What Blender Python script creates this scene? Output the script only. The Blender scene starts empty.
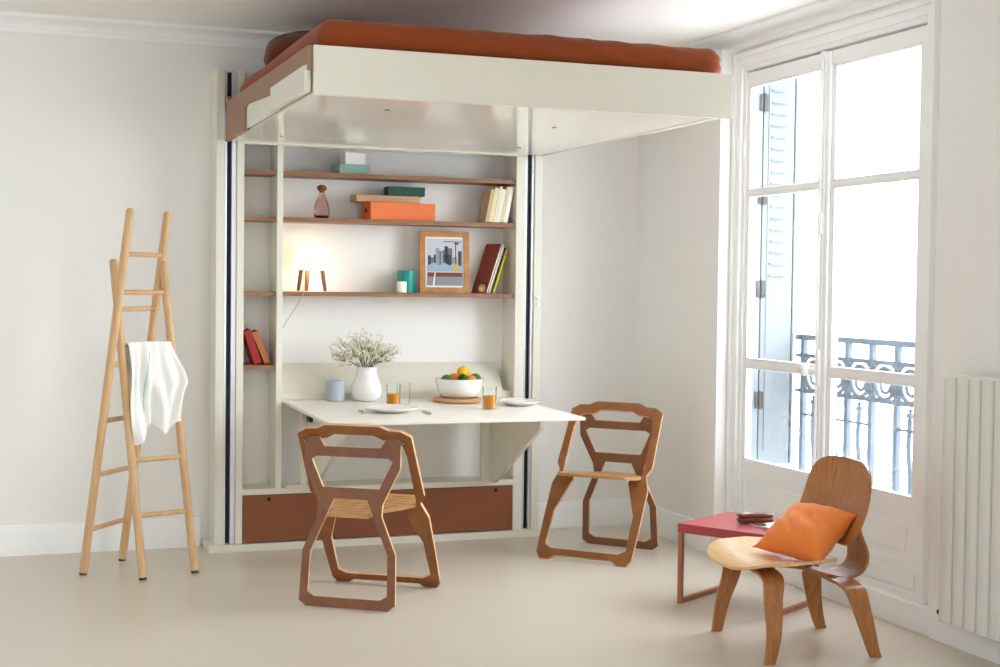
import bpy, bmesh, math, random
from mathutils import Vector, Matrix, noise
from mathutils.geometry import tessellate_polygon
random.seed(7)
S = bpy.context.scene
COL = S.collection
R = math.radians

# ------------------------------------------------------------------ materials
def srgb(c):
    return tuple(((x/255)/12.92 if x/255 <= .04045 else ((x/255+.055)/1.055)**2.4) for x in c)

def mat(name, c, rough=.6, noise_amt=.0, scale=30., metal=0., bump=0., bump_scale=200., coat=0., spec=.5, trans=0., ior=1.45, emit=None, estr=0., sheen=0.):
    m = bpy.data.materials.new(name); m.use_nodes = True
    nt = m.node_tree; b = nt.nodes['Principled BSDF']
    col = srgb(c)
    b.inputs['Base Color'].default_value = (*col, 1)
    b.inputs['Roughness'].default_value = rough
    b.inputs['Metallic'].default_value = metal
    b.inputs['Coat Weight'].default_value = coat
    b.inputs['Specular IOR Level'].default_value = spec
    b.inputs['Transmission Weight'].default_value = trans
    b.inputs['IOR'].default_value = ior
    b.inputs['Sheen Weight'].default_value = sheen
    if emit:
        b.inputs['Emission Color'].default_value = (*srgb(emit), 1); b.inputs['Emission Strength'].default_value = estr
    tc = nt.nodes.new('ShaderNodeTexCoord')
    if noise_amt:
        n = nt.nodes.new('ShaderNodeTexNoise'); n.inputs['Scale'].default_value = scale; n.inputs['Detail'].default_value = 4
        nt.links.new(tc.outputs['Object'], n.inputs['Vector'])
        r = nt.nodes.new('ShaderNodeMix'); r.data_type = 'RGBA'
        r.inputs[6].default_value = (*[x*(1-noise_amt) for x in col], 1); r.inputs[7].default_value = (*[min(1, x*(1+noise_amt)) for x in col], 1)
        nt.links.new(n.outputs['Fac'], r.inputs[0]); nt.links.new(r.outputs[2], b.inputs['Base Color'])
    if bump:
        n = nt.nodes.new('ShaderNodeTexNoise'); n.inputs['Scale'].default_value = bump_scale; n.inputs['Detail'].default_value = 3
        nt.links.new(tc.outputs['Object'], n.inputs['Vector'])
        bp = nt.nodes.new('ShaderNodeBump'); bp.inputs['Strength'].default_value = bump; bp.inputs['Distance'].default_value = .002
        nt.links.new(n.outputs['Fac'], bp.inputs['Height']); nt.links.new(bp.outputs['Normal'], b.inputs['Normal'])
    return m

def wood(name, c1, c2, stretch=(1, 12, 12), rough=.45, scale=3., coat=0.):
    m = bpy.data.materials.new(name); m.use_nodes = True
    nt = m.node_tree; b = nt.nodes['Principled BSDF']; b.inputs['Roughness'].default_value = rough
    b.inputs['Coat Weight'].default_value = coat
    tc = nt.nodes.new('ShaderNodeTexCoord'); mp = nt.nodes.new('ShaderNodeMapping'); mp.inputs['Scale'].default_value = stretch
    nt.links.new(tc.outputs['Object'], mp.inputs['Vector'])
    n = nt.nodes.new('ShaderNodeTexNoise'); n.inputs['Scale'].default_value = scale; n.inputs['Detail'].default_value = 8; n.inputs['Distortion'].default_value = .6
    nt.links.new(mp.outputs['Vector'], n.inputs['Vector'])
    r = nt.nodes.new('ShaderNodeValToRGB'); r.color_ramp.elements[0].position = .33; r.color_ramp.elements[1].position = .67
    r.color_ramp.elements[0].color = (*srgb(c2), 1); r.color_ramp.elements[1].color = (*srgb(c1), 1)
    nt.links.new(n.outputs['Fac'], r.inputs['Fac']); nt.links.new(r.outputs['Color'], b.inputs['Base Color'])
    bp = nt.nodes.new('ShaderNodeBump'); bp.inputs['Strength'].default_value = .08; bp.inputs['Distance'].default_value = .001
    nt.links.new(n.outputs['Fac'], bp.inputs['Height']); nt.links.new(bp.outputs['Normal'], b.inputs['Normal'])
    return m

def clear_glass(name, tint=(1, 1, 1), refl=.35):
    m = bpy.data.materials.new(name); m.use_nodes = True; nt = m.node_tree
    for n in list(nt.nodes): nt.nodes.remove(n)
    o = nt.nodes.new('ShaderNodeOutputMaterial'); t = nt.nodes.new('ShaderNodeBsdfTransparent'); g = nt.nodes.new('ShaderNodeBsdfGlossy')
    t.inputs['Color'].default_value = (*tint, 1); g.inputs['Roughness'].default_value = .02
    f = nt.nodes.new('ShaderNodeLayerWeight'); f.inputs['Blend'].default_value = .22
    mu = nt.nodes.new('ShaderNodeMath'); mu.operation = 'MULTIPLY'; mu.inputs[1].default_value = refl
    mx = nt.nodes.new('ShaderNodeMixShader')
    nt.links.new(f.outputs[0], mu.inputs[0]); nt.links.new(mu.outputs[0], mx.inputs[0]); nt.links.new(t.outputs[0], mx.inputs[1]); nt.links.new(g.outputs[0], mx.inputs[2])
    nt.links.new(mx.outputs[0], o.inputs[0])
    return m

M = dict(
    wall=mat('wall_paint', (240, 240, 238), .85, .012, 3.),
    white=mat('white_gloss_paint', (244, 246, 246), .45, .01, 5.),
    ceil=mat('ceiling_paint', (244, 243, 240), .9, .01, 2.),
    floor=mat('resin_floor', (208, 199, 184), .30, .035, 1.3, bump=.03, bump_scale=40),
    cream=mat('cream_lacquer', (229, 227, 214), .35, .01, 6.),
    top=mat('off_white_table_laminate', (241, 238, 229), .35, .01, 6.),
    panel=mat('cream_gloss_underside', (240, 236, 225), .12, .01, 6.),
    alu=mat('brushed_aluminium', (205, 208, 214), .35, .03, 60., metal=.55),
    black=mat('black_rubber', (14, 15, 20), .6),
    mdf=mat('brown_fibreboard', (138, 82, 50), .6, .07, 90., bump=.05),
    bedmdf=mat('bed_side_fibreboard', (156, 122, 98), .6, .05, 90.),
    shelf=wood('oak_shelf', (154, 112, 80), (132, 94, 64), (2, 25, 25), .5),
    chair=wood('chair_board', (150, 94, 50), (132, 78, 38), (4, 6, 4), .5, 2.5),
    chair_b=wood('chair_board_dark', (142, 94, 66), (124, 80, 54), (4, 6, 4), .5, 2.5),
    litedge=wood('lit_cut_board_edge', (226, 188, 146), (206, 164, 122), (6, 6, 6), .5),  # cut edges coloured paler to carry the window light on them
    seatply=wood('seat_plywood', (205, 158, 108), (186, 136, 86), (3, 20, 20), .45),
    beech=wood('beech_wood', (216, 180, 136), (202, 162, 114), (14, 14, 1.2), .45),
    lounge=wood('walnut_veneer', (182, 122, 66), (158, 100, 50), (16, 16, 1.3), .38, 4., .15),
    lounge_lit=wood('window_lit_veneer_seat', (232, 192, 134), (216, 172, 114), (1.5, 16, 16), .3, 4., .25),  # same wood as the chair, lightened for window light falling on the seat
    lamp_leg=wood('dark_walnut_leg', (128, 92, 62), (98, 66, 42), (8, 8, 2), .5),
    frame=wood('oak_frame', (196, 140, 82), (172, 114, 60), (6, 6, 6), .5),
    rust=mat('rust_cotton', (140, 60, 6), .85, .06, 14., bump=.12, bump_scale=500, sheen=.15),
    rustp=mat('rust_pillow_cotton', (112, 48, 18), .88, .06, 14., bump=.12, bump_scale=500, sheen=.15),
    orange=mat('orange_linen', (238, 134, 60), .85, .07, 40., bump=.25, bump_scale=600, sheen=.15),
    red=mat('dusty_red_lacquer', (172, 66, 72), .3, .02, 10.),
    copper=wood('reddish_wood_leg', (176, 118, 84), (156, 98, 66), (6, 6, 2), .5),
    porcelain=mat('white_glaze', (238, 238, 236), .18, coat=.3),
    grey=mat('blue_grey_matt', (172, 184, 196), .6),
    linen=mat('white_linen', (240, 240, 236), .9, .03, 40., bump=.2, bump_scale=500),
    teal=mat('teal_glazed', (16, 146, 134), .3, .04, 20.),
    wax=mat('candle_wax', (245, 242, 236), .5),
    leather=mat('brown_leather', (112, 54, 32), .28, .1, 30., coat=.4),
    steel=mat('polished_steel', (150, 146, 140), .25, metal=.9),
    dark=mat('dark_metal', (52, 50, 50), .4, metal=.6),
    glass=clear_glass('window_glass', (1, 1, 1), .25),
    tumbler=clear_glass('tumbler_glass', (.985, .99, .99), .45),
    amber=mat('amber_glass', (150, 84, 18), .1, trans=.25, ior=1.33),
    pinkglass=clear_glass('pink_smoked_glass', (.90, .77, .72), .7),
    juice=mat('orange_juice', (214, 140, 20), .25, .1, 25.),
    rad=mat('radiator_enamel', (226, 226, 222), .35),
    iron=mat('hazed_iron', (82, 97, 112), .5),  # black iron, with the bright outdoor haze mixed into its colour
    shut=mat('shutter_paint', (120, 128, 134), .6, .02, 8.),
    stone=mat('balcony_stone', (215, 215, 212), .9, .05, 12.),
)
def flat(n, c, r=.6, **k): return mat(n, c, r, **k)

# ------------------------------------------------------------------ mesh builder
class MB:
    def __init__(s): s.v = []; s.f = []; s.mi = []; s.round = False
    def add(s, vs, fs, mi=0, X=None):
        o = len(s.v)
        s.v += [tuple(X @ Vector(p)) if X else tuple(p) for p in vs]
        for f in fs: s.f.append(tuple(i+o for i in f)); s.mi.append(mi)
        return s
    def bm(s, bm, mi=0, X=None):
        bm.verts.index_update()
        s.add([v.co.copy() for v in bm.verts], [[v.index for v in f.verts] for f in bm.faces], mi, X); bm.free(); return s
    def box(s, x0, x1, y0, y1, z0, z1, bev=.002, mi=0, X=None, seg=2):
        b = bmesh.new()
        bmesh.ops.create_cube(b, size=1)
        for v in b.verts: v.co = Vector(((x0+x1)/2+v.co.x*(x1-x0), (y0+y1)/2+v.co.y*(y1-y0), (z0+z1)/2+v.co.z*(z1-z0)))
        bev = min(bev, .45*min(abs(x1-x0), abs(y1-y0), abs(z1-z0)))
        if bev > 0: bmesh.ops.bevel(b, geom=b.edges[:], offset=bev, segments=seg, affect='EDGES', profile=.5)
        return s.bm(b, mi, X)
    def prism(s, outer, holes, P, depth, mi=0, side_mi=None):
        """2-D outline (with holes) placed by P(u,v,d); d runs from 0 to depth."""
        s.round = True
        loops = [outer]+list(holes)
        def area(l): return sum(l[i][0]*l[(i+1) % len(l)][1]-l[(i+1) % len(l)][0]*l[i][1] for i in range(len(l)))/2
        loops = [l if (area(l) > 0) == (k == 0) else l[::-1] for k, l in enumerate(loops)]
        flat2 = [p for l in loops for p in l]; n = len(flat2)
        tri = tessellate_polygon([[Vector((p[0], p[1], 0)) for p in l] for l in loops])
        sd = []
        vs = [P(p[0], p[1], 0) for p in flat2]+[P(p[0], p[1], depth) for p in flat2]
        fs = []
        for t in tri:
            a, b_, c = (flat2[i] for i in t)
            cr = (b_[0]-a[0])*(c[1]-a[1])-(b_[1]-a[1])*(c[0]-a[0])
            t = tuple(t) if cr > 0 else tuple(t)[::-1]
            fs.append(t[::-1]); fs.append(tuple(i+n for i in t))
        o = 0
        for l in loops:
            k = len(l)
            for i in range(k):
                a, b_ = o+i, o+(i+1) % k
                sd.append((a, b_, b_+n, a+n))
            o += k
        s.add(vs, fs+sd, mi)
        if side_mi is not None: s.mi[-len(sd):] = [side_mi]*len(sd)
        return s
    def tube(s, pts, r, n=12, mi=0, cap=True, flat=None):
        s.round = True
        pts = [Vector(p) for p in pts]; m = len(pts)
        rs = r if isinstance(r, (list, tuple)) else [r]*m
        vs = []; fs = []; up = None
        for i, p in enumerate(pts):
            t = (pts[min(i+1, m-1)]-pts[max(i-1, 0)]).normalized()
            if up is None:
                up = t.orthogonal().normalized()
            else:
                up = (up-t*up.dot(t)).normalized()
            w = t.cross(up)
            for k in range(n):
                a = 2*math.pi*k/n
                vs.append(p+(up*math.cos(a)+w*math.sin(a))*rs[i])
        for i in range(m-1):
            for k in range(n):
                a, b_ = i*n+k, i*n+(k+1) % n
                fs.append((a, b_, b_+n, a+n))
        if cap: fs.append(tuple(range(n))[::-1]); fs.append(tuple((m-1)*n+k for k in range(n)))
        return s.add(vs, fs, mi)
    def lathe(s, prof, n=32, c=(0, 0, 0), mi=0, X=None):
        s.round = True
        vs = []; fs = []; m = len(prof)
        for r, z in prof:
            for k in range(n):
                a = 2*math.pi*k/n; vs.append((c[0]+r*math.cos(a), c[1]+r*math.sin(a), c[2]+z))
        for i in range(m-1):
            for k in range(n):
                a, b_ = i*n+k, i*n+(k+1) % n; fs.append((a, b_, b_+n, a+n))
        fs.append(tuple(range(n))[::-1]); fs.append(tuple((m-1)*n+k for k in range(n)))
        return s.add(vs, fs, mi, X)
    def grid(s, F, nu, nv, mi=0):
        s.round = True
        vs = [F(i/nu, j/nv) for j in range(nv+1) for i in range(nu+1)]
        fs = [(j*(nu+1)+i, j*(nu+1)+i+1, (j+1)*(nu+1)+i+1, (j+1)*(nu+1)+i) for j in range(nv) for i in range(nu)]
        return s.add(vs, fs, mi)
    def shell(s, F, nu, nv, th, mi=0):
        """closed sheet: F(u,v) gives the mid-surface, th the thickness"""
        s.round = True
        e = 1e-3
        def nrm(u, v):
            u0, u1, v0, v1 = max(0, u-e), min(1, u+e), max(0, v-e), min(1, v+e)
            d = (Vector(F(u1, v))-Vector(F(u0, v))).cross(Vector(F(u, v1))-Vector(F(u, v0)))
            return d.normalized() if d.length > 1e-12 else Vector((0, 0, 1))
        T = lambda u, v: (th(u, v) if callable(th) else th)/2
        vs = []
        for sg in (1, -1):
            for j in range(nv+1):
                for i in range(nu+1):
                    u, v = i/nu, j/nv; uu = min(max(u, .004), .996); vv = min(max(v, .004), .996)
                    vs.append(Vector(F(u, v))+nrm(uu, vv)*T(u, v)*sg)
        N = (nu+1)*(nv+1); fs = []
        for j in range(nv):
            for i in range(nu):
                q = (j*(nu+1)+i, j*(nu+1)+i+1, (j+1)*(nu+1)+i+1, (j+1)*(nu+1)+i)
                fs.append(q); fs.append(tuple(k+N for k in q[::-1]))
        bd = [i for i in range(nu+1)]+[j*(nu+1)+nu for j in range(1, nv+1)]+[nv*(nu+1)+i for i in range(nu-1, -1, -1)]+[j*(nu+1) for j in range(nv-1, 0, -1)]
        for k in range(len(bd)):
            a, b_ = bd[k], bd[(k+1) % len(bd)]; fs.append((b_, a, a+N, b_+N))
        return s.add(vs, fs, mi)
    def ball(s, c, r, n=16, mi=0, sq=(1, 1, 1)):
        s.round = True
        b = bmesh.new(); bmesh.ops.create_uvsphere(b, u_segments=n, v_segments=max(6, n//2), radius=1)
        for v in b.verts: v.co = Vector((c[0]+v.co.x*r*sq[0], c[1]+v.co.y*r*sq[1], c[2]+v.co.z*r*sq[2]))
        return s.bm(b, mi)

def obj(name, mb, m, parent=None, loc=None, rz=0, smooth=40, solid=None):
    me = bpy.data.meshes.new(name); me.from_pydata(mb.v, [], mb.f)
    for mm in (m if isinstance(m, (list, tuple)) else [m]): me.materials.append(mm)
    if any(mb.mi):
        for p, k in zip(me.polygons, mb.mi): p.material_index = k
    me.update()
    b = bmesh.new(); b.from_mesh(me); bmesh.ops.recalc_face_normals(b, faces=b.faces[:]); b.to_mesh(me); b.free()
    if smooth == 40 and not mb.round: smooth = 15   # bevelled boxes keep flat faces
    if smooth:
        me.polygons.foreach_set('use_smooth', [True]*len(me.polygons)); me.set_sharp_from_angle(angle=R(smooth))
    o = bpy.data.objects.new(name, me); COL.objects.link(o)
    if parent: o.parent = parent
    if loc: o.location = loc
    if rz: o.rotation_euler.z = rz
    return o
def tag(o, label=None, cat=None, group=None, kind=None):
    for k, v in (('label', label), ('category', cat), ('group', group), ('kind', kind)):
        if v: o[k] = v
    return o
def thing(name, label, cat, loc=(0, 0, 0), rz=0, group=None, kind=None):
    o = bpy.data.objects.new(name, None); o.empty_display_size = .1; COL.objects.link(o); o.location = loc; o.rotation_euler.z = rz
    return tag(o, label, cat, group, kind)
def struct(name, mb, m, parent=None, **k): return tag(obj(name, mb, m, parent, **k), kind='structure')
def B(*a, **k): return MB().box(*a, **k)

# ------------------------------------------------------------------ camera
cam = bpy.data.cameras.new('camera'); co = bpy.data.objects.new('camera', cam); COL.objects.link(co); S.camera = co
cam.sensor_fit = 'HORIZONTAL'; cam.sensor_width = 36; cam.lens = 36*1.4128; cam.clip_start = .05
yaw, pitch, roll = .35012, -.03373, -.01233
fwd = Vector((math.sin(yaw)*math.cos(pitch), math.cos(yaw)*math.cos(pitch), math.sin(pitch)))
rt = Vector((math.cos(yaw), -math.sin(yaw), 0)); dn = -rt.cross(fwd)
r2 = math.cos(roll)*rt+math.sin(roll)*dn; d2 = -math.sin(roll)*rt+math.cos(roll)*dn
Mx = Matrix((r2, -d2, -fwd)).transposed().to_4x4(); Mx.translation = Vector((-3.731, -7.816, 1.45)); co.matrix_world = Mx

# ------------------------------------------------------------------ room
CZ = 2.82
struct('floor', B(-7.2, .6, -9.6, .2, -.1, 0, 0), M['floor'])
struct('ceiling', B(-7.2, .5, -9.6, .2, CZ, CZ+.1, 0), M['ceil'])
struct('wall_back', B(-7.2, .1, 0, .2, 0, CZ, 0), M['wall'])
# right wall: two piers and a shallow full-height bay that holds the french window
DY0, DY1, DZ0, DZ1 = -2.70, -1.098, .10, 2.645
w = MB()
w.box(0, .45, -1.03, 0, 0, 2.7355, 0).box(.10, .45, -1.03, .2, 2.7355, CZ, 0).box(0, .45, -9.6, -2.89, 0, CZ, 0)
w.box(.10, .45, DY1, -1.03, 0, CZ, 0).box(.10, .45, -2.89, DY0, 0, CZ, 0).box(.10, .45, DY0, DY1, DZ1, CZ, 0).box(.0, .45, -2.89, -1.03, 0, DZ0, 0)
struct('wall_right', w, M['wall'])
def base_prof(mb, along, a0, a1, off=0.):
    # skirting profile: depth d from wall, height z
    pr = [(0, 0), (.018, 0), (.018, .125), (.012, .14), (.008, .155), (0, .16)]
    if along == 'x': P = lambda u, v, d: (a0+d, off-u, v)
    else: P = lambda u, v, d: (off-u, a0+d, v)
    return mb.prism(pr, [], P, a1-a0)
struct('baseboard_back', base_prof(base_prof(MB(), 'x', -7.2, -2.62), 'x', -.70, 0), M['white'])
mb = MB(); base_prof(mb, 'y', -9.6, -2.93); base_prof(mb, 'y', -1.0, -.018)
mb.box(-.014, 0, -2.93, -1.0, 0, .118, .004)
struct('baseboard_right', mb, M['white'])
def cornice(mb, along, a0, a1, off):
    pr = [(0, 2.735), (.02, 2.735), (.026, 2.745), (.026, 2.757), (.018, 2.763), (.02, 2.772)]
    for k in range(7):
        t = k/6*math.pi/2; pr.append((.02+.085*(1-math.cos(t)), 2.772+.03*math.sin(t)))
    pr += [(.12, 2.802), (.12, CZ+.001), (0, CZ+.001)]
    if along == 'x': P = lambda u, v, d: (a0+d, off-u, v)
    else: P = lambda u, v, d: (off-u, a0+d, v)
    return mb.prism(pr, [], P, a1-a0)
struct('trim_1', cornice(MB(), 'x', -7.2, .1, 0), M['white'])
mb = MB(); cornice(mb, 'y', -2.89, 0, .10); cornice(mb, 'y', -9.6, -2.89, 0)
struct('trim_2', mb, M['white'])

# french window
win = thing('window_1', None, None, (0, 0, 0), kind='structure')
mb = MB()
CY0, CY1 = DY0-.06, DY1+.07
def casing(mb, x_in, wd, th, y0, y1, z1, z0):
    mb.box(x_in-th, x_in, y1-wd, y1, z0, z1, .004); mb.box(x_in-th, x_in, y0, y0+wd, z0, z1, .004); mb.box(x_in-th, x_in, y0+wd, y1-wd, z1-wd, z1, .004)
casing(mb, .10, .07, .022, DY0-.065, DY1+.065, DZ1+.065, DZ0)
casing(mb, .08, .028, .016, DY0-.065, DY1+.065, DZ1+.065, DZ0)
obj('casing', mb, M['white'], win)
mb = MB(); casing(mb, .17, .033, .075, DY0-.002, DY1+.002, DZ1+.002, DZ0); mb.box(.09, .2, DY0, DY1, DZ0-.002, DZ0+.03, .004).box(.152, .185, DY0, DY1, 2.585, DZ1, .002)
obj('fixed_frame', mb, M['white'], win)
YM = -1.895
RZ = [(.53, 1.037), (1.07, 1.95), (1.972, 2.532)]
def leaf(y0, y1, g0, g1, hinge_y):
    P = lambda u, v, d: (.105+d, u, v)
    lf = obj('leaf', MB().prism([(y0, .13), (y1, .13), (y1, 2.602), (y0, 2.602)],
        [[(g0, a), (g1, a), (g1, b), (g0, b)] for a, b in RZ]+[[(g0+.005, .25), (g1-.005, .25), (g1-.005, .46), (g0+.005, .46)]], P, .045), M['white'], win, smooth=0)
    for a, b in RZ:
        obj('pane', B(.125, .129, g0-.004, g1+.004, a-.004, b+.004, 0), M['glass'], lf)
        bd = MB()
        for (ya, yb, za, zb) in ((g0, g0+.012, a, b), (g1-.012, g1, a, b), (g0, g1, a, a+.012), (g0, g1, b-.012, b)): bd.box(.107, .124, ya, yb, za, zb, .004)
        obj('glazing_bead', bd, M['white'], lf)
    pm = MB().box(.118, .14, g0, g1, .245, .465, .002).box(.11, .13, g0+.05, g1-.05, .29, .42, .006)
    obj('lower_panel', pm, M['white'], lf)
    obj('weather_board', B(.092, .106, y0+.02, y1-.02, .14, .205, .004), M['white'], lf)
    for z in (.45, 1.3, 2.2):
        obj('hinge', MB().tube([(.096, hinge_y, z-.045), (.096, hinge_y, z+.045)], .007, 10), M['white'], lf)
leaf(YM+.002, -1.119, -1.835, -1.148, -1.121)
leaf(-2.685, YM-.002, -2.625, -1.955, -2.68)
obj('astragal', MB().box(.088, .106, YM-.045, YM+.045, .15, 2.60, .008).box(.08, .09, YM-.02, YM+.02, .15, 2.60, .004), M['white'], win)
obj('espagnolette_rod', MB().tube([(.072, YM, .2), (.072, YM, 2.6)], .007, 10).box(.07, .083, YM-.016, YM+.016, 1.72, 1.82, .004).box(.07, .083, YM-.016, YM+.016, 2.56, 2.60, .004).box(.07, .083, YM-.016, YM+.016, .98, 1.16, .004), M['white'], win)
obj('knob', MB().ball((.035, YM+.05, 1.06), .026, 20, sq=(1, 1, 1.25)).tube([(.072, YM, 1.06), (.04, YM+.04, 1.06)], .009, 10), M['porcelain'], win)

# outside: folded shutter, railing and ledge
sh = thing('window_shutter', 'pale folded louvred shutter standing open outside the left of the window', 'shutter', (.205, -1.105, .5))
def shutter_leaf(x0, x1, yo, th):
    f = MB().box(x0, x1, yo-th, yo, 0, 2.12, .003)
    if x1-x0 > .1:
        f.box(x0+.03, x1-.03, yo-th-.004, yo-th, .08, 2.07, .001)
    return f
obj('leaf', shutter_leaf(.0, .19, 0, .028), M['shut'], sh)
for k in range(17):
    z = 2.02-k*.062
    obj('louvre', MB().prism([(0, 0), (-.014, -.002), (-.014, -.008), (0, .004)], [], lambda u, v, d, z=z: (.045+d, -.032+u, z+v), .10), M['shut'], sh)
obj('leaf', B(-.045, -.008, -.03, -.004, 0, 2.12, .003), M['shut'], sh)
obj('leaf', B(.194, .206, -.03, .0, 0, 2.1, .003), M['iron'], sh)
for z in (.35, .95, 1.45, 1.95):
    obj('hinge', MB().box(-.03, .022, -.038, -.029, z-.045, z+.045, .003).tube([(-.004, -.04, z-.05), (-.004, -.04, z+.05)], .006, 8), M['dark'], sh)
rl = thing('balcony_railing', 'black wrought iron balcony railing, haze-tinted blue-grey, with scroll circles outside the window', 'railing', (.47, 0, 0))
ra0, ra1 = -.98, -2.92
obj('top_rail', B(-.022, .022, ra1, ra0, 1.176, 1.206, .004), M['iron'], rl)
obj('middle_rail', B(-.008, .008, ra1, ra0, 1.08, 1.102, .002), M['iron'], rl)
obj('middle_rail', B(-.008, .008, ra1, ra0, .888, .91, .002), M['iron'], rl)
obj('bottom_rail', B(-.01, .01, ra1, ra0, .2, .22, .002), M['iron'], rl)
ys = [-1.0]+[-1.150-.2115*k for k in range(9)]
for k, y in enumerate(ys):
    obj('upright_bar', B(-.014, .014, y-.017, y+.017, .06, 1.185, .003), M['iron'], rl)
for k in range(1, len(ys)-1):
    yc = (ys[k]+ys[k+1])/2; hw = .1
    sc = MB()
    ring = lambda r, n=28, zc=.985: [(0, yc+r*math.cos(2*math.pi*i/n), zc+r*math.sin(2*math.pi*i/n)) for i in range(n+1)]
    sc.tube(ring(.078), .012, 6, cap=False)
    sp = []
    for i in range(30):
        t = i/29; a = t*2*math.pi*1.3+1.2; r = .055*(1-t)+.012
        sp.append((0, yc+r*math.cos(a), .985+r*math.sin(a)))
    sc.tube(sp, .010, 6)
    for sg in (-1, 1):
        sc.tube([(0, yc+sg*hw, 1.02), (0, yc+sg*.085, 1.06), (0, yc+sg*.05, 1.085)], .007, 6)
        sc.tube([(0, yc+sg*hw, .95), (0, yc+sg*.085, .915), (0, yc+sg*.05, .9)], .007, 6)
    obj('scroll', sc, M['iron'], rl)
    if k != 4:
        wv = MB(); pts = []; rr = []
        for i in range(25):
            t = i/24; pts.append((0, yc+.012*math.sin(t*9.5)*min(1, 3*(1-t)), .22+t*.61)); rr.append(.013)
        wv.tube(pts, rr, 8); wv.ball((0, yc, .845), .022, 10, sq=(1, 1, .7)); wv.ball((0, yc, .87), .012, 8)
        obj('wavy_baluster', wv, M['iron'], rl)
        obj('short_rail', B(-.006, .006, yc-.1, yc+.1, .765, .777, .002), M['iron'], rl)
struct('balcony_ledge', B(.45, .62, -3.1, -.9, -.05, .06, .01), M['stone'])

# radiator on the right pier
rad = thing('wall_radiator', 'white vertical column radiator on the wall right of the window', 'radiator', (-.09, -3.132, .13))
for k in range(16):
    y = -.03-.074*k
    pr = []
    for i in range(10):
        a = -math.pi/2+math.pi*i/9
        pr.append((-.03-.012*math.cos(a), .033*math.sin(a)))
    pr += [(.03, .033), (.03, -.033)]
    obj('column', MB().prism(pr, [], lambda u, v, d, y=y: (u, y+v, d), .98), M['rad'], rad)
obj('header', B(-.02, .035, -1.2, .005, .968, .99, .006), M['rad'], rad)
obj('header', B(-.02, .035, -1.2, .005, -.012, .01, .006), M['rad'], rad)
obj('side_panel', B(-.036, .045, .0, .008, -.01, .97, .003), M['rad'], rad)
for y in (-.2, -.95):
    for z in (.1, .82): obj('bracket', B(.03, .091, y, y+.04, z, z+.04, .003), M['rad'], rad)
tag(obj('valve', MB().tube([(.0, .055, .02), (.0, .0, .02)], .009, 10).tube([(0, .02, .02), (0, .042, .02)], .016, 14), M['dark'], rad), 'black radiator valve')

# ------------------------------------------------------------------ wall bed cabinet
FY = -.22
cab = thing('wall_cabinet', 'tall cream wall cabinet with open shelves under the raised bed', 'cabinet', (-1.65, 0, 0))
def cp(name, x0, x1, y0, y1, z0, z1, m='cream', bev=.0015, par=None):
    return obj(name, B(x0+1.65, x1+1.65, y0, y1, z0, z1, bev), M[m], par or cab)
cp('side_post', -2.573, -2.531, FY, -.001, .04, 2.585)
cp('side_post', -.753, -.705, FY, -.001, .04, 2.585)
for a, b in ((-2.531, -2.463), (-.812, -.753)):
    c = (a+b)/2
    c -= .006 if a < -2 else 0
    q = MB().box(a+1.65, b+1.65, -.18, -.001, .04, 2.575, 0)
    q.box(a+1.65, c-.012+1.65, -.21, -.18, .04, 2.575, .003).box(c+.012+1.65, b+1.65, -.21, -.18, .04, 2.575, .003)
    rr = tag(obj('guide_rail', q, M['alu'], cab), 'aluminium guide rail')
    tag(cp('rail_slot', c-.0125, c+.0125, -.195, -.17, .045, 2.57, 'black', 0, rr), 'black belt strip in the rail')
cp('inner_panel', -2.463, -2.424, FY, -.001, .04, 2.585)
cp('inner_panel', -.866, -.812, FY, -.001, .04, 2.585)
cp('divider', -2.246, -2.214, FY, -.01, .335, 2.25)
cp('top_board', -2.424, -.866, FY+.03, -.01, 2.545, 2.575)
cp('back_panel', -2.424, -.866, -.01, -.001, .3, 2.585, 'wall')
cp('niche_floor', -2.424, -.866, FY, -.01, .303, .335)
cp('plinth', -2.605, -.690, -.236, -.001, 0, .04)
dr = tag(cp('drawer_front', -2.420, -.868, FY+.004, FY+.024, .045, .300, 'mdf'), 'brown fibreboard drawer front')
for x in (-2.28, -.97):
    obj('finger_hole', MB().tube([(x+1.65, FY+.003, .277), (x+1.65, FY+.012, .277)], .011, 20), M['black'], dr)
for z in (2.047, 1.798, 1.394):
    cp('shelf', -2.424, -2.246, -.205, -.01, z-.013, z+.011, 'shelf')
    cp('shelf', -2.214, -.866, -.205, -.01, z-.013, z+.011, 'shelf')
cp('shelf', -2.424, -2.246, -.205, -.01, .983, 1.006, 'shelf')
cp('back_rail', -2.214, -.866, -.168, -.15, .79, .846)
# tilted panel at the back of the fold down table
obj('tilted_panel', MB().prism([(-.03, 1.0), (-.012, 1.005), (-.15, .845), (-.168, .84)], [], lambda u, v, d: (-2.213+1.65+d, u, v), 1.30), M['cream'], cab)
for z in (1.385, 1.348): obj('push_button', MB().lathe([(.012, 0), (.012, .008), (.009, .011)], 16, (0, 0, 0), X=Matrix.Translation((-.729+1.65, FY, z)) @ Matrix.Rotation(R(90), 4, 'X')), M['white'], cab)

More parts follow.
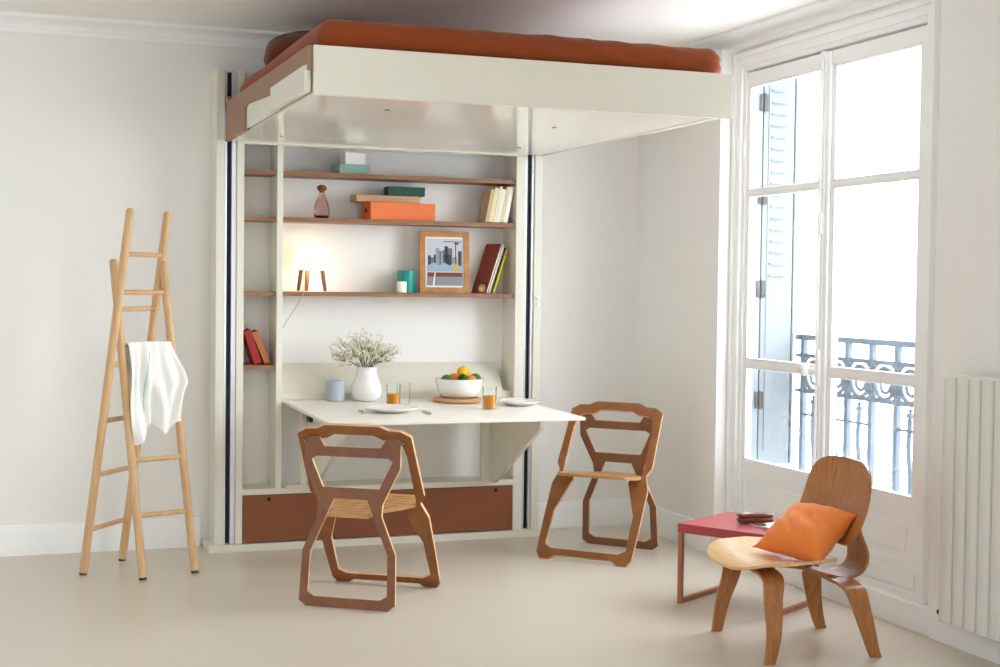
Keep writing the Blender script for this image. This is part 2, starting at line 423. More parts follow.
# ------------------------------------------------------------------ fold-down table
TA = math.atan2(.018, 1.08)
def tz(y): return .81+(y+.2)*.018/1.08
tb = thing('fold_down_table', 'cream fold-down dining table hinged to the cabinet under the raised bed', 'table', (-1.54, -.2, 0))
X = Matrix.Translation((0, 0, .81)) @ Matrix.Rotation(TA, 4, 'X')
obj('tabletop', MB().box(-.66, .66, -1.085, .03, -.016, 0, .002, X=X), M['top'], tb)
for xs in (-.512, .530):
    gp = obj('bracket', MB().prism([(-.04, .335), (-.12, .335), (-.82, .712), (-.82, .770), (-.04, .787)], [], lambda u, v, d, xs=xs: (xs-.011+d, u, v), .022), M['cream'], tb)
    obj('hinge', MB().box(xs-.03, xs-.011, -.12, -.04, .70, .775, .003), M['dark'], tb)
    obj('post', B(xs-.055 if xs > 0 else xs-.058, xs+.02 if xs > 0 else xs-.022, -.04, -.005, .336, .787, .002), M['cream'], tb)
obj('bottom_batten', B(-.655, -.53, -.05, -.02, .336, .352, .002), M['cream'], tb)

# ------------------------------------------------------------------ raised bed
bed = thing('loft_bed', 'raised double bed with a cream front board hung on the cabinet rails near the ceiling', 'bed', (-1.57, -.22, 2.2))
ox, oy, oz = -1.57, -.22, 2.2
def bp(name, x0, x1, y0, y1, z0, z1, m='cream', bev=.002): return obj(name, B(x0-ox, x1-ox, y0-oy, y1-oy, z0-oz, z1-oz, bev), M[m], bed)
bp('front_board', -2.505, -.628, -2.272, -2.25, 2.200, 2.396)
bp('base_panel', -2.50, -.69, -2.25, -.225, 2.203, 2.22, 'panel')
bp('rear_lip', -2.465, -.81, -.234, -.222, 2.192, 2.222, 'cream', .001)
tag(obj('side_rail', MB().prism([(-.21, 2.2), (-.21, 2.405), (-.48, 2.405), (-2.25, 2.395), (-2.25, 2.30), (-1.58, 2.31), (-1.52, 2.295), (-.86, 2.325), (-.80, 2.31), (-.80, 2.2)], [], lambda u, v, d: (-2.525+d-ox, u-oy, v-oz), .02), M['bedmdf'], bed), 'brown fibreboard side rail')
bp('rail_catch', -2.528, -2.51, -.30, -.21, 2.395, 2.43, 'bedmdf')
bp('side_rail', -.715, -.695, -2.25, -.225, 2.2, 2.36)
bp('side_cover', -2.515, -2.508, -1.60, -.80, 2.21, 2.325)
bp('side_bracket', -2.535, -2.507, -2.235, -1.52, 2.215, 2.32)
bp('side_bracket', -.69, -.655, -2.23, -1.5, 2.205, 2.30)
for x, y in ((-2.1, -1.9), (-2.3, -.6), (-1.2, -1.6), (-1.0, -.6)):
    obj('screw_cap', MB().tube([(x-ox, y-oy, .004), (x-ox, y-oy, -.002)], .012, 14), M['steel'], bed)
for x0, x1 in ((-2.535, -2.470), (-.81, -.755)): bp('guide_shoe', x0, x1, -.235, -.212, 2.21, 2.36, 'alu')

# mattress with rust cover (one soft block) and pillow
def soft_block(x0, x1, y0, y1, z0, z1, rad, wr, nx=90, ny=70):
    b = bmesh.new(); bmesh.ops.create_cube(b, size=1)
    for v in b.verts: v.co = Vector(((x0+x1)/2+v.co.x*(x1-x0), (y0+y1)/2+v.co.y*(y1-y0), (z0+z1)/2+v.co.z*(z1-z0)))
    bmesh.ops.bevel(b, geom=[e for e in b.edges], offset=rad, segments=6, affect='EDGES', profile=.5)
    bmesh.ops.subdivide_edges(b, edges=[e for e in b.edges if e.calc_length() > .3], cuts=60, use_grid_fill=True)
    for v in b.verts:
        c = v.co
        d1 = noise.noise(Vector((c.x*3+c.z*2.5, c.y*2.2, c.z*3)))
        t = (c.x*.9+c.z*3.2+c.y*.25)
        d2 = abs(noise.noise(Vector((t*8, c.y*1.3+c.x*.8, c.z*1.2+3))))
        env = .55+.9*max(0, min(1, (c.x-(x1-.75))/.5))
        k = wr*(d1*.25+(d2-.3)*1.5*env)
        n = Vector((c.x-min(max(c.x, x0+rad), x1-rad), c.y-min(max(c.y, y0+rad), y1-rad), c.z-min(max(c.z, z0+rad), z1-rad)))
        if n.length < 1e-6: n = Vector((0, 0, 1))
        v.co = c+n.normalized()*k
    return MB().bm(b)
obj('mattress', B(-2.475-ox, -.73-ox, -2.225-oy, -.32-oy, .021, .168, .03, seg=3), M['linen'], bed)
mt = obj('duvet', soft_block(-2.475, -.635, -2.24, -.33, 2.372, 2.522, .072, .013), M['rust'], smooth=61)
tag(mt, 'rust-brown duvet bulging over the front board of the raised bed', 'duvet')
def pillow_mb(W, D, H, wr=.01, n=36, seed=0):
    def F(sg):
        def f(u, v):
            a, b_ = u*2-1, v*2-1
            p = 1-.10*(1-abs(b_))**1*0-.07*(1-b_*b_)*abs(a)**3; q = 1-.07*(1-a*a)*abs(b_)**3
            h = H*((1-a**4)*(1-b_**4))**.55
            k = 1-.16*(a*b_)**2
            return (a*W*p*k, b_*D*q*k, sg*(h+wr*noise.noise(Vector((a*3+seed, b_*3, sg)))*min(1, h/H*2)))
        return f
    m = MB(); m.grid(F(1), n, n); m.grid(F(-1), n, n)
    return m
def weld(o, d=1e-4):
    b = bmesh.new(); b.from_mesh(o.data); bmesh.ops.remove_doubles(b, verts=b.verts[:], dist=d); bmesh.ops.recalc_face_normals(b, faces=b.faces[:]); b.to_mesh(o.data); b.free(); return o
pl = obj('pillow', pillow_mb(.355, .26, .125), M['rustp'], smooth=60); weld(pl)
pl.location = (-2.06, -.60, 2.622); pl.rotation_euler = (R(16), R(-3), R(-14))
tag(pl, 'dark rust pillow at the rear left end of the raised bed', 'pillow')

# ------------------------------------------------------------------ folding chairs
def make_chair(label, loc, heading, sc, group):
    t = thing('folding_chair', label, 'chair', (loc[0], loc[1], 0), heading-math.pi/2, group)
    t.scale = (sc,)*3
    th = .017
    def plane(f0, f1, z1):
        L = math.hypot(f1-f0, z1); cf, cz = (f1-f0)/L, z1/L
        return lambda u, v, d: (u, f0+cf*v-cz*(d-th/2), cz*v+cf*(d-th/2))
    def sym(h): return [(u, v) for u, v in h]+[(-u, v) for u, v in h[::-1] if u > 1e-6]
    A = sym([(.13, .968), (.175, .946), (.230, .944), (.276, .915), (.284, .575), (.258, .53), (.286, .445), (.284, .20), (.278, .035), (.254, .0), (.200, .0), (.168, .025)])
    Ah = sym([(.095, .918), (.135, .895), (.195, .888), (.226, .87), (.238, .80), (.239, .59), (.238, .516), (.172, .504), (.165, .480), (.234, .29), (.238, .085), (.198, .062)])
    Bo = sym([(.165, .772), (.212, .770), (.230, .755), (.233, .64), (.155, .475), (.152, .42), (.225, .25), (.232, .025), (.198, 0)])
    # the upper edge of the rear frame is open between its two horns
    Bo = [(-.135, .728), (.135, .728)]+[(.165, .772)]+Bo[1:len(Bo)//2]+Bo[len(Bo)//2:-1]+[(-.165, .772)]
    Bh1 = sym([(.172, .683), (.196, .668), (.137, .543)])
    Bh2 = sym([(.080, .492), (.108, .43), (.186, .25), (.192, .065), (.158, .045)])
    fa = obj('front_frame', MB().prism(A, [Ah], plane(.285, -.19, .785), th, 0, 1), [M['chair'], M['litedge']], t, smooth=0)
    fb = obj('rear_frame', MB().prism(Bo, [Bh1, Bh2], plane(-.265, -.2, .75), th, 0, 1), [M['chair_b'], M['litedge']], t, smooth=0)
    so = sym([(.165, .178), (.195, .168), (.222, .13), (.234, .09), (.234, .0), (.19, -.07), (.112, -.165), (.099, -.20), (.099, -.262)])
    so = [p for p in so]
    hs = []
    for f, hw in ((.13, .165), (.085, .19), (.04, .19), (-.005, .19), (-.05, .165), (-.095, .125), (-.14, .09)):
        for sg in (-1, 1):
            c0, c1 = sg*.016, sg*hw
            lo, hi = min(c0, c1), max(c0, c1)
            hs.append([(lo, f-.008), (hi, f-.008), (hi+.004, f), (hi, f+.008), (lo, f+.008), (lo-.004, f)])
    hs.append([(-.06, -.205), (.06, -.205), (.064, -.198), (.06, -.191), (-.06, -.191), (-.064, -.198)])
    obj('seat', MB().prism(so, hs, lambda u, v, d: (u, v, .432+v*.08+d), .016), M['seatply'], t, smooth=0)
    for sg in (-1, 1):
        obj('hinge_pin', MB().tube([(sg*.222, -.215, .742), (sg*.244, -.19, .752)], .006, 10), M['steel'], t)
        obj('dowel', MB().tube([(sg*.088, -.256, .418), (sg*.088, -.205, .42)], .008, 10), M['beech'], t)
    return t
make_chair('brown slotted folding chair seen from behind, in front of the fold-down table', (-2.058, -1.475), R(55.1), .987, 'cut-out folding chairs')
make_chair('brown slotted folding chair facing us at the right end of the fold-down table', (-.575, -.838), R(223.1), .975, 'cut-out folding chairs')

# ------------------------------------------------------------------ ladder rack and towel
lad = thing('wooden_ladder', 'pale wooden double ladder rack of round poles standing by the left wall', 'ladder', (-3.0, -.6, 0))
L0 = Vector((-3.0, -.6, 0))
def pole(a, b): return lambda z: Vector((a[0]+(b[0]-a[0])*z/b[2], a[1]+(b[1]-a[1])*z/b[2], z))-L0
pa = pole((-3.274, -.604), (-3.065, -.75, 1.81)); pb = pole((-3.06, -.297), (-2.851, -.443, 1.81))
pc = pole((-3.007, -.819), (-3.128, -.535, 1.555)); pd = pole((-2.745, -.723), (-2.876, -.428, 1.57))
for p, h in ((pa, 1.795), (pb, 1.80), (pc, 1.55), (pd, 1.545)):
    zz = [.011]+[.011+(h-.015)*k/8 for k in range(1, 9)]
    pts = [p(z) for z in zz]+[p(h+.006), p(h+.010)]
    po = obj('pole', MB().tube(pts, [.0205]*9+[.016, .005], 16), M['beech'], lad, smooth=60)
    tag(obj('foot', MB().tube([p(0), p(.012)], .0185, 16), M['dark'], po), 'dark pole foot')
for z in (1.583, 1.312, 1.04, .763, .495, .222): obj('rung', MB().tube([pa(z), pb(z)], .0125, 12), M['beech'], lad)
for z in (1.395, 1.137, .855, .572, .305): obj('rung', MB().tube([pc(z), pd(z)], .0125, 12), M['beech'], lad)
c0, d0 = pc(1.137)+L0, pd(1.137)+L0
ex = (d0-c0); ex.z = 0; WL = ex.length; ex.normalize(); ey = Vector((ex.y, -ex.x, 0))   # ey points to the viewer side
def towel(u, v):
    # v: 0 back hem .. 1 front hem
    s = -.30+v*.76
    x = .022+u*(WL-.04)
    drop = abs(s) if abs(s) > .02 else 0
    r = .02
    if s < -r*1.57: off, z = -r, -(abs(s)-r*1.57)
    elif s > r*1.57: off, z = r, -(s-r*1.57)
    else: a = s/r; off, z = r*math.sin(a), r*(math.cos(a)-1)
    k = min(1, drop/.25)
    fold = .026*math.sin(u*17+1.6*math.sin(drop*6+u*4))+.016*math.sin(u*31+drop*9+.7)+.02*noise.noise(Vector((u*6, drop*5, 1.5)))+.03*(.35-abs(noise.noise(Vector((u*5+drop*2.5, drop*3.5-u*2, 4.2)))))
    lean = .30 if s > 0 else -.05
    off += (1 if s > 0 else -1)*(fold+.026)*k*(.7 if s > 0 else .5)+lean*drop*.55
    if s > 0:
        z -= drop*.07*math.sin(u*11+1)*k
        if u < .25: z -= drop*.10*(.25-u)/.25
        x += .055*k*max(0, u-.45)*2*math.sin(min(1, drop/.3)*math.pi*.75)-.05*k*k*(.2-u if u < .2 else 0)+.012*k*math.sin(drop*14+u*5)
    p = c0+ex*x+ey*off; p.z = c0.z+.0115+z
    return p
tw = obj('towel', MB().shell(towel, 70, 80, .003), M['linen'], smooth=80)
tag(tw, 'crumpled white linen towel hanging over a rung of the ladder', 'towel')
def stripe(u, v): return towel(.46-.22*v+.012*(u-.5), .50+v*.40)
obj('stripe', MB().shell(stripe, 2, 40, .006), flat('pale_teal_thread', (150, 200, 198), .9), tw, smooth=80)

# ------------------------------------------------------------------ side table
st = thing('side_table', 'low dusty red side table on wooden sled legs behind the lounge chair', 'table', (-.738, -2.03, 0), math.atan2(.516, .857))
obj('tabletop', B(0, .455, -.52, 0, .328, .370, .003), M['red'], st)
for yy in (-.013, -.478):
    lg = MB().box(.002, .024, yy-.011, yy+.011, 0, .329, .002).box(.43, .452, yy-.011, yy+.011, 0, .329, .002).box(.024, .43, yy-.011, yy+.011, 0, .022, .002)
    obj('sled_leg', lg, M['copper'], st)
def on_st(a, b): # a along the first edge, b along the second
    e1 = Vector((.857, .516, 0)).normalized(); e2 = Vector((e1.y, -e1.x, 0)); p = Vector((-.738, -2.03, 0))+e1*a+e2*b; return (p.x, p.y)
gx, gy = on_st(.285, .245)
gc = thing('glasses_case', 'glossy brown leather glasses case on the red side table', 'glasses case', (gx, gy, .3705), R(-12))
def pill(hw, hd, z0, z1, r=.4):
    n = 40; prof = []
    def ring(k, z):
        out = []
        for i in range(n):
            a = 2*math.pi*i/n; c, s = math.cos(a), math.sin(a); e = .5
            out.append((math.copysign(abs(c)**e, c)*hw*k, math.copysign(abs(s)**e, s)*hd*k, z))
        return out
    m = MB(); rs = [(.88, z0), (.97, z0+.25*(z1-z0)), (1, z0+.5*(z1-z0)), (.97, z0+.75*(z1-z0)), (.86, z1)]
    vs = [p for k, z in rs for p in ring(k, z)]; fs = [(j*n+i, j*n+(i+1) % n, (j+1)*n+(i+1) % n, (j+1)*n+i) for j in range(4) for i in range(n)]
    fs += [tuple(range(n))[::-1], tuple(4*n+i for i in range(n))]
    return m.add(vs, fs)
obj('case_body', pill(.088, .034, 0, .020), M['leather'], gc); obj('lid', pill(.088, .034, .021, .040), M['leather'], gc)
bx, by = on_st(.215, .36)
bk = thing('booklet', 'small white booklet lying flat on the red side table by the case', 'booklet', (bx, by, .3705), R(20))
obj('pages', B(-.065, .065, -.045, .045, .0, .005, .001), flat('booklet_paper', (232, 228, 222), .7), bk); obj('cover', B(-.066, .066, -.046, .046, .005, .0065, .0005), flat('booklet_cover', (210, 206, 202), .5), bk)
ex_, ey_ = on_st(.16, .30)
eg = thing('eyeglasses', 'dark framed eyeglasses resting beside the leather case on the red side table', 'glasses', (ex_, ey_, .3705), R(-35))
fm = MB()
for sg in (-1, 1): fm.tube([(sg*.034+.025*math.cos(a*math.pi/12), .019*math.sin(a*math.pi/12), .010) for a in range(25)], .0024, 8)
fm.tube([(-.01, .004, .010), (0, .008, .012), (.01, .004, .010)], .002, 8)
obj('frame', fm, M['dark'], eg)
for sg in (-1, 1):
    obj('lens', MB().tube([(sg*.034, 0, .0095), (sg*.034, 0, .0105)], .019, 20), M['tumbler'], eg)
    obj('temple', MB().tube([(sg*.06, .006, .010), (sg*.062, -.05, .006), (sg*.058, -.12, .0025)], .0022, 8), M['dark'], eg)

# ------------------------------------------------------------------ lounge chair
lc = thing('lounge_chair', 'low bent plywood lounge chair with an orange cushion in front of the window', 'chair', (-.625, -2.855, 0), R(173)-math.pi/2)
# local: +y forward, +x right of the sitter
def rr(u, v, n=3.2):
    # unit square -> disc -> rounded rectangle
    U, V = u*math.sqrt(1-v*v/2), v*math.sqrt(1-u*u/2); r = math.hypot(U, V)
    if r < 1e-9: return 0., 0.
    c, s_ = abs(U/r), abs(V/r); k = 1/(c**n+s_**n)**(1/n); k = 1+(k-1)*min(1, r)
    return U*k, V*k
def seat_f(a, b):
    u, v = rr(a*2-1, b*2-1, 2.9)
    hw = .275+.012*v-.075*max(0, -v)
    x = u*hw*1.04+.022; y = .085+v*.238
    z = .345+.010*(v+1)/2+.026*u*u*(1-.7*max(0, v))-.018*(1-u*u)*(1-v*v)
    if v > .3: z += .014*(v-.3)/.7-.16*max(0, v-.5)**2
    return (x, y, z+.012)
obj('seat', MB().shell(seat_f, 40, 40, .012), M['lounge_lit'], lc, smooth=60)
def back_f(a, b):
    u, v = rr(a*2-1, b*2-1, 4.0)
    t = (v+1)/2
    hw = .268-.02*t+.02*math.sin(t*math.pi)
    x = u*hw*1.0+.045; z = .42+t*.333
    y = -.165-.10*t+.045*u*u-.02*math.sin(t*math.pi)
    return (x, y, z)
obj('backrest', MB().shell(back_f, 40, 40, .012), M['lounge'], lc, smooth=60)
def strip(path, w0, w1, th, n=48, ax='x', cx=0.):
    # smooth path of (p,q) points, swept as a flat bent board
    P = [Vector(p) for p in path]
    def cr(t):
        k = min(int(t*(len(P)-1)), len(P)-2); f = t*(len(P)-1)-k
        a, b_, c, d = P[max(k-1, 0)], P[k], P[k+1], P[min(k+2, len(P)-1)]
        return .5*((2*b_)+(c-a)*f+(2*a-5*b_+4*c-d)*f*f+(3*b_-a-3*c+d)*f**3)
    return cr
def spine_f(a, b):
    c = strip([(.16, .343, 0), (.0, .325, 0), (-.12, .292, 0), (-.215, .276, 0), (-.282, .305, 0), (-.298, .37, 0), (-.262, .46, 0), (-.242, .54, 0), (-.252, .60, 0)], 0, 0, 0)(b)
    w_ = .085+.02*abs(b-.5)
    return ((a*2-1)*w_+.04, c.x, c.y)
obj('spine', MB().shell(spine_f, 6, 60, .011), M['lounge'], lc, smooth=60)
def leg_unit(half_foot, half_top, yf, yt, ztop, wf, wt):
    # one bent board: foot, bend, across under the seat, bend, foot
    path = [(-half_foot, 0., 0), (-half_foot+.004, ztop*.35, 0), (-half_top-.004, ztop*.72, 0), (-half_top+.015, ztop*.93, 0), (-half_top+.07, ztop, 0), (-.07, ztop+.004, 0), (.07, ztop+.004, 0), (half_top-.07, ztop, 0), (half_top-.015, ztop*.93, 0), (half_top+.004, ztop*.72, 0), (half_foot-.004, ztop*.35, 0), (half_foot, 0., 0)]
    c_ = strip(path, 0, 0, 0)
    def f(a, b):
        c = c_(b); h = min(1, max(0, c.y/ztop)); w_ = wf+(wt-wf)*h
        yc = yf+(yt-yf)*h**.8
        return (c.x, yc+(a-.5)*w_, max(c.y, 0.0)+0)
    return MB().shell(f, 6, 110, .013)
obj('front_leg', leg_unit(.272, .216, .228, .182, .328, .044, .088), M['lounge'], lc, smooth=60)
obj('rear_leg', leg_unit(.242, .214, -.238, -.165, .272, .046, .09), M['lounge'], lc, smooth=60)
for (x, y, z) in ((.04, .10, .335), (.04, -.06, .318)):
    obj('shock_mount', MB().tube([(x, y, z-.002), (x, y, z+.012)], .03, 18), M['black'], lc)
# orange cushion leaning on seat and backrest
BL, BR, TL, TR = Vector((-.735, -2.70, .395)), Vector((-.655, -3.05, .388)), Vector((-.475, -2.61, .545)), Vector((-.465, -3.01, .56))
for q_ in (BL, BR, TL, TR): q_ += Vector((.016, .0, -.012))
nn = ((BR-BL).cross(TL-BL)).normalized()
if nn.x > 0: nn = -nn
def cush(sg):
    def f(u, v):
        a, b_ = u*2-1, v*2-1
        p = BL*(1-u)*(1-v)+BR*u*(1-v)+TL*(1-u)*v+TR*u*v
        ce = (BL+BR+TL+TR)/4
        p = ce+(p-ce)*(1-.10*(1-b_*b_)*abs(a)**4-.10*(1-a*a)*abs(b_)**4+.09*(abs(a)*abs(b_))**5)
        h = .066*max(0, (1-a**4)*(1-b_**4))**.6
        h += .010*noise.noise(Vector((a*1.6+b_*2.2, b_*1.2-a*.6, sg*2)))*min(1, h*30)+.004*noise.noise(Vector((a*7+b_*3, b_*3, sg*2+5)))*min(1, h*30)
        return p+nn*h*sg
    return f
cu = obj('cushion', MB().grid(cush(1), 44, 44).grid(cush(-1), 44, 44), M['orange'], smooth=70); weld(cu)
tag(cu, 'orange linen cushion leaning on the bent plywood lounge chair', 'cushion')

# ------------------------------------------------------------------ things on the shelves
Z1, Z2, Z3, Z4 = 2.058, 1.809, 1.405, 1.006
def sbox(name, label, cat, x0, x1, y0, y1, z0, z1, c, rz=0, group=None, lid=True, rough=.6):
    cx, cy = (x0+x1)/2, (y0+y1)/2; hx, hy, h = (x1-x0)/2, (y1-y0)/2, z1-z0
    t = thing(name, label, cat, (cx, cy, z0+.0006), rz, group); m = flat(name+'_card', c, rough, noise_amt=.03, scale=30.)
    if lid:
        obj('base', B(-hx+.001, hx-.001, -hy+.001, hy-.001, 0, h*.72, .0015), m, t); obj('lid', B(-hx, hx, -hy, hy, h*.55, h, .0015), m, t)
    else: obj('body', B(-hx, hx, -hy, hy, 0, h, .0015), m, t)
    return t
sbox('storage_box', 'flat pale teal box on the top shelf', 'box', -1.909, -1.727, -.185, -.065, Z1, Z1+.050, (134, 166, 158), R(9), 'boxes on the shelves')
sbox('storage_box', 'small white box on top of the flat teal box', 'box', -1.869, -1.749, -.17, -.085, Z1+.0515, Z1+.118, (232, 230, 228), R(9), 'boxes on the shelves')
ob = sbox('storage_box', 'large bright orange box on the second shelf', 'box', -1.735, -1.337, -.178, -.046, Z2, Z2+.098, (226, 114, 56), R(8.5), 'boxes on the shelves')
obj('finger_hole', MB().tube([(-.2005, .0, .052), (-.197, .0, .052)], .013, 16), M['black'], ob)
sbox('wooden_box', 'flat tan wooden box lying on the large orange box', 'box', -1.803, -1.428, -.165, -.05, Z2+.0995, Z2+.137, (186, 150, 112), R(4), 'boxes on the shelves')
gb = sbox('storage_box', 'dark green box with a metal clasp, topmost of its stack on the second shelf', 'box', -1.606, -1.39, -.145, -.05, Z2+.1385, Z2+.19, (40, 80, 66), R(0), 'boxes on the shelves')
obj('clasp', MB().ball((0.0, -.054, .022), .006, 10), M['steel'], gb)
# pink bottle
bo = thing('glass_bottle', 'pink smoked glass carafe with an amber stopper on the second shelf', 'carafe', (-1.978, -.115, Z2+.0006), 0); bo.scale = (.86, .86, 1)
prof = [(.040, 0), (.050, .012), (.054, .035), (.050, .065), (.036, .098), (.022, .120), (.017, .132), (.018, .146)]
obj('body', MB().lathe(prof, 36), M['pinkglass'], bo, smooth=60)
obj('base_disc', MB().lathe([(.038, .0015), (.046, .012), (.046, .016)], 36), flat('dark_plum_glass', (84, 40, 40), .15), bo)
obj('stopper', MB().lathe([(.012, .143), (.016, .15), (.028, .157), (.032, .168), (.029, .178), (.015, .185), (.004, .187)], 28), M['amber'], bo, smooth=60)
# cream books
def book(label, x, y, z, th, h, d, lean, c, group, page=(238, 232, 215), spine_out=True):
    """book standing on its tail, spine to the viewer (-y); lean tips its top toward +x"""
    t = thing('book', label, 'book', (x, y, z+.0008), 0, group)
    t.rotation_euler = (0, lean, 0)
    m = flat('book_cover', c, .6, noise_amt=.04, scale=40.); pg = flat('book_pages', page, .9)
    obj('cover', MB().box(0, .002, 0, d, 0, h, .0005).box(th-.002, th, 0, d, 0, h, .0005).box(0, th, -.002, .002, 0, h, .001), m, t)
    obj('pages', B(.002, th-.002, .002, d-.004, .004, h-.004, .0005), pg, t)
    return t
bx = -1.046
cream = [((206, 178, 140), .020, .190, 'tan book, first from the left in the pale row on the second shelf'),
         ((232, 218, 178), .026, .200, 'thick cream book, second from the left in the pale row on the second shelf'),
         ((236, 226, 190), .016, .208, 'slim cream book, third from the left in the pale row on the second shelf'),
         ((240, 238, 230), .024, .194, 'white book, fourth from the left in the pale row on the second shelf'),
         ((226, 210, 168), .018, .210, 'straw-coloured book, fifth from the left in the pale row on the second shelf'),
         ((244, 242, 238), .024, .210, 'white book against the cabinet side in the pale row on the second shelf')]
ln = R(11)
for c, th, h, lb in cream:
    book(lb, bx, -.19, Z2+th*math.sin(ln)+.0005, th, h, .13, ln, c, 'pale books on the second shelf'); bx += (th+.0012)/math.cos(ln)
# books leaning right on the third shelf, turned so that a cover and the page edges show
def big_book(label, x, y, th, h, d, lean, c, page, rz):
    t = thing('book', label, 'book', (x, y, Z3+th*math.sin(lean)+.001), 0, 'leaning books on the third shelf')
    t.rotation_euler = (0, lean, R(rz))
    m = flat('book_cover', c, .5, noise_amt=.05, scale=40.); pg = flat('book_pages', page, .9)
    obj('cover', MB().box(0, .002, 0, d, 0, h, .0005).box(th-.002, th, 0, d, 0, h, .0005).box(0, th, d, d+.002, 0, h, .001), m, t)
    obj('pages', B(.002, th-.002, .001, d-.001, .002, h-.002, .0005), pg, t)
big_book('large red-brown book leaning beside the picture frame', -1.032, -.185, .012, .305, .125, R(22.5), (132, 54, 28), (238, 236, 230), 24)
big_book('white book leaning behind the red-brown one', -1.0165, -.188, .009, .30, .125, R(22.5), (240, 238, 234), (244, 242, 238), 24)
big_book('thin dark book between the white and yellow leaning books', -1.0045, -.192, .008, .285, .12, R(22.5), (40, 32, 30), (52, 44, 40), 24)
big_book('yellow book leaning nearest the cabinet side on the third shelf', -.993, -.195, .011, .268, .12, R(22.5), (214, 196, 30), (214, 198, 40), 24)
wr = thing('wooden_roll', 'small round wooden ring at the foot of the leaning books', 'ring', (-1.058, -.178, Z3+.0275))
obj('ring', MB().tube([(.017*math.cos(a*math.pi/12), 0, .017*math.sin(a*math.pi/12)) for a in range(25)], .009, 12), M['shelf'], wr); obj('core', MB().tube([(0, -.006, 0), (0, .006, 0)], .010, 20), M['seatply'], wr)
# books in the narrow niche
book('thick red book leaning in the narrow left niche', -2.356, -.185, Z4+.0005, .040, .190, .13, R(-19), (160, 32, 30), 'books in the left niche', (70, 20, 20))
book('light brown book leaning next to the red one in the narrow left niche', -2.300, -.185, Z4+.0005, .034, .188, .13, R(-23), (176, 108, 66), 'books in the left niche', (70, 32, 24))
# lamp
lp = thing('table_lamp', 'small lit table lamp with white dome shade on three wooden legs', 'lamp', (-2.035, -.115, Z3+.0006))
shm = mat('opal_glass_lit', (255, 246, 228), .3, emit=(255, 228, 180), estr=1.15)
obj('shade', MB().lathe([(.100, .118), (.103, .130), (.098, .19), (.090, .232), (.076, .247), (.04, .253), (.004, .254)], 40), shm, lp, smooth=60)
for a in (200, 330, 95):
    a = R(a); p0 = (.062*math.cos(a), .062*math.sin(a), .126); p1 = (.082*math.cos(a), .082*math.sin(a), 0.004)
    obj('leg', MB().tube([p1, p0], [.009, .014], 14), M['lamp_leg'], lp)
cd = MB().tube([(-.05, -.02, .004), (-.055, -.085, .004), (-.062, -.098, -.01), (-.10, -.10, -.08), (-.15, -.10, -.155), (-.185, -.095, -.21)], .0018, 8)
tag(obj('cord', cd, flat('grey_cord', (188, 172, 150), .6), lp), 'thin grey cord')
# teal tumbler and candle
tg = thing('teal_glass', 'teal cylinder pot on the third shelf left of the picture frame', 'pot', (-1.486, -.105, Z3+.0006))
obj('body', MB().lathe([(.050, 0), (.051, .004), (.051, .124), (.047, .124), (.047, .01), (.004, .01)], 36), M['teal'], tg, smooth=40)
cn = thing('candle', 'small white candle in front of the teal pot', 'candle', (-1.532, -.176, Z3+.0006))
obj('wax', MB().lathe([(.026, 0), (.028, .003), (.028, .058), (.024, .062), (.006, .060)], 28), M['wax'], cn, smooth=40); obj('wick', MB().tube([(0, 0, .06), (.002, 0, .068)], .0012, 6), M['black'], cn)
# picture
pf = thing('picture_frame', 'oak framed city photograph standing on the third shelf', 'picture', (-1.268, -.15, Z3+.0006), R(-4))
pf.rotation_euler.x = R(-4)
FW, FH = .290, .352
ring = lambda a, b: [(-a, 0+b), (a, 0+b), (a, FH-b), (-a, FH-b)]
P = lambda u, v, d: (u, d, v)
obj('frame', MB().prism(ring(FW/2, 0), [ring(FW/2-.032, .032)], P, .02), M['frame'], pf, smooth=0)
obj('mount', B(-FW/2+.03, FW/2-.03, .008, .014, .03, FH-.03, 0), flat('mount_card', (236, 238, 242), .6), pf)
pw0, pw1, ph0, ph1 = -FW/2+.040, FW/2-.040, .042, FH-.042
pm = MB()
pal = [flat('print_'+n, c, .55) for n, c in (('sky', (196, 202, 212)), ('tower', (108, 116, 126)), ('tower_dark', (62, 68, 78)), ('roof', (150, 176, 198)), ('brick', (124, 58, 46)), ('road', (138, 144, 152)), ('yellow', (214, 170, 30)), ('tower_light', (146, 154, 162)), ('line', (240, 238, 236)))]
def pr(u0, u1, v0, v1, mi, lay):
    W, H = pw1-pw0, ph1-ph0; y = .0078-.0003*lay
    pm.box(pw0+u0*W, pw0+u1*W, y-.0003, y, ph0+v0*H, ph0+v1*H, 0, mi)
pr(0, 1, 0, 1, 0, 0)
for u0, u1, v1, mi in ((.04, .12, .64, 2), (.12, .2, .60, 1), (.2, .26, .66, 2), (.25, .36, .80, 7), (.34, .42, .74, 1), (.44, .52, .76, 1), (.5, .6, .84, 2), (.58, .72, .80, 1), (.47, .68, .66, 2), (.76, .86, .62, 7), (.88, .98, .74, 2), (.7, .78, .60, 7)): pr(u0, u1, .3, v1, mi, 1)
pr(0, 1, .30, .42, 3, 2)
for k in range(3): pm.prism([(0, 0), (.07, 0), (.035, .02)], [], lambda u, v, d, k=k: (pw0+.006+k*.062+u, .0068-d, ph0+.42*(ph1-ph0)+v), .0003, 3)
pr(.02, 1, .17, .28, 4, 3); pr(0, 1, 0, .19, 5, 4)
pm.prism([(.035, 0), (.045, 0), (.052, .075), (.047, .075)], [], lambda u, v, d: (pw0+u, .0062-d, ph0+v), .0003, 8)
pr(.80, .825, .3, .93, 2, 5); pr(.46, .97, .93, .945, 2, 5); pr(.78, .9, .88, .92, 2, 5); pr(.745, .865, .31, .46, 6, 6)
obj('print', pm, pal, pf, smooth=0)
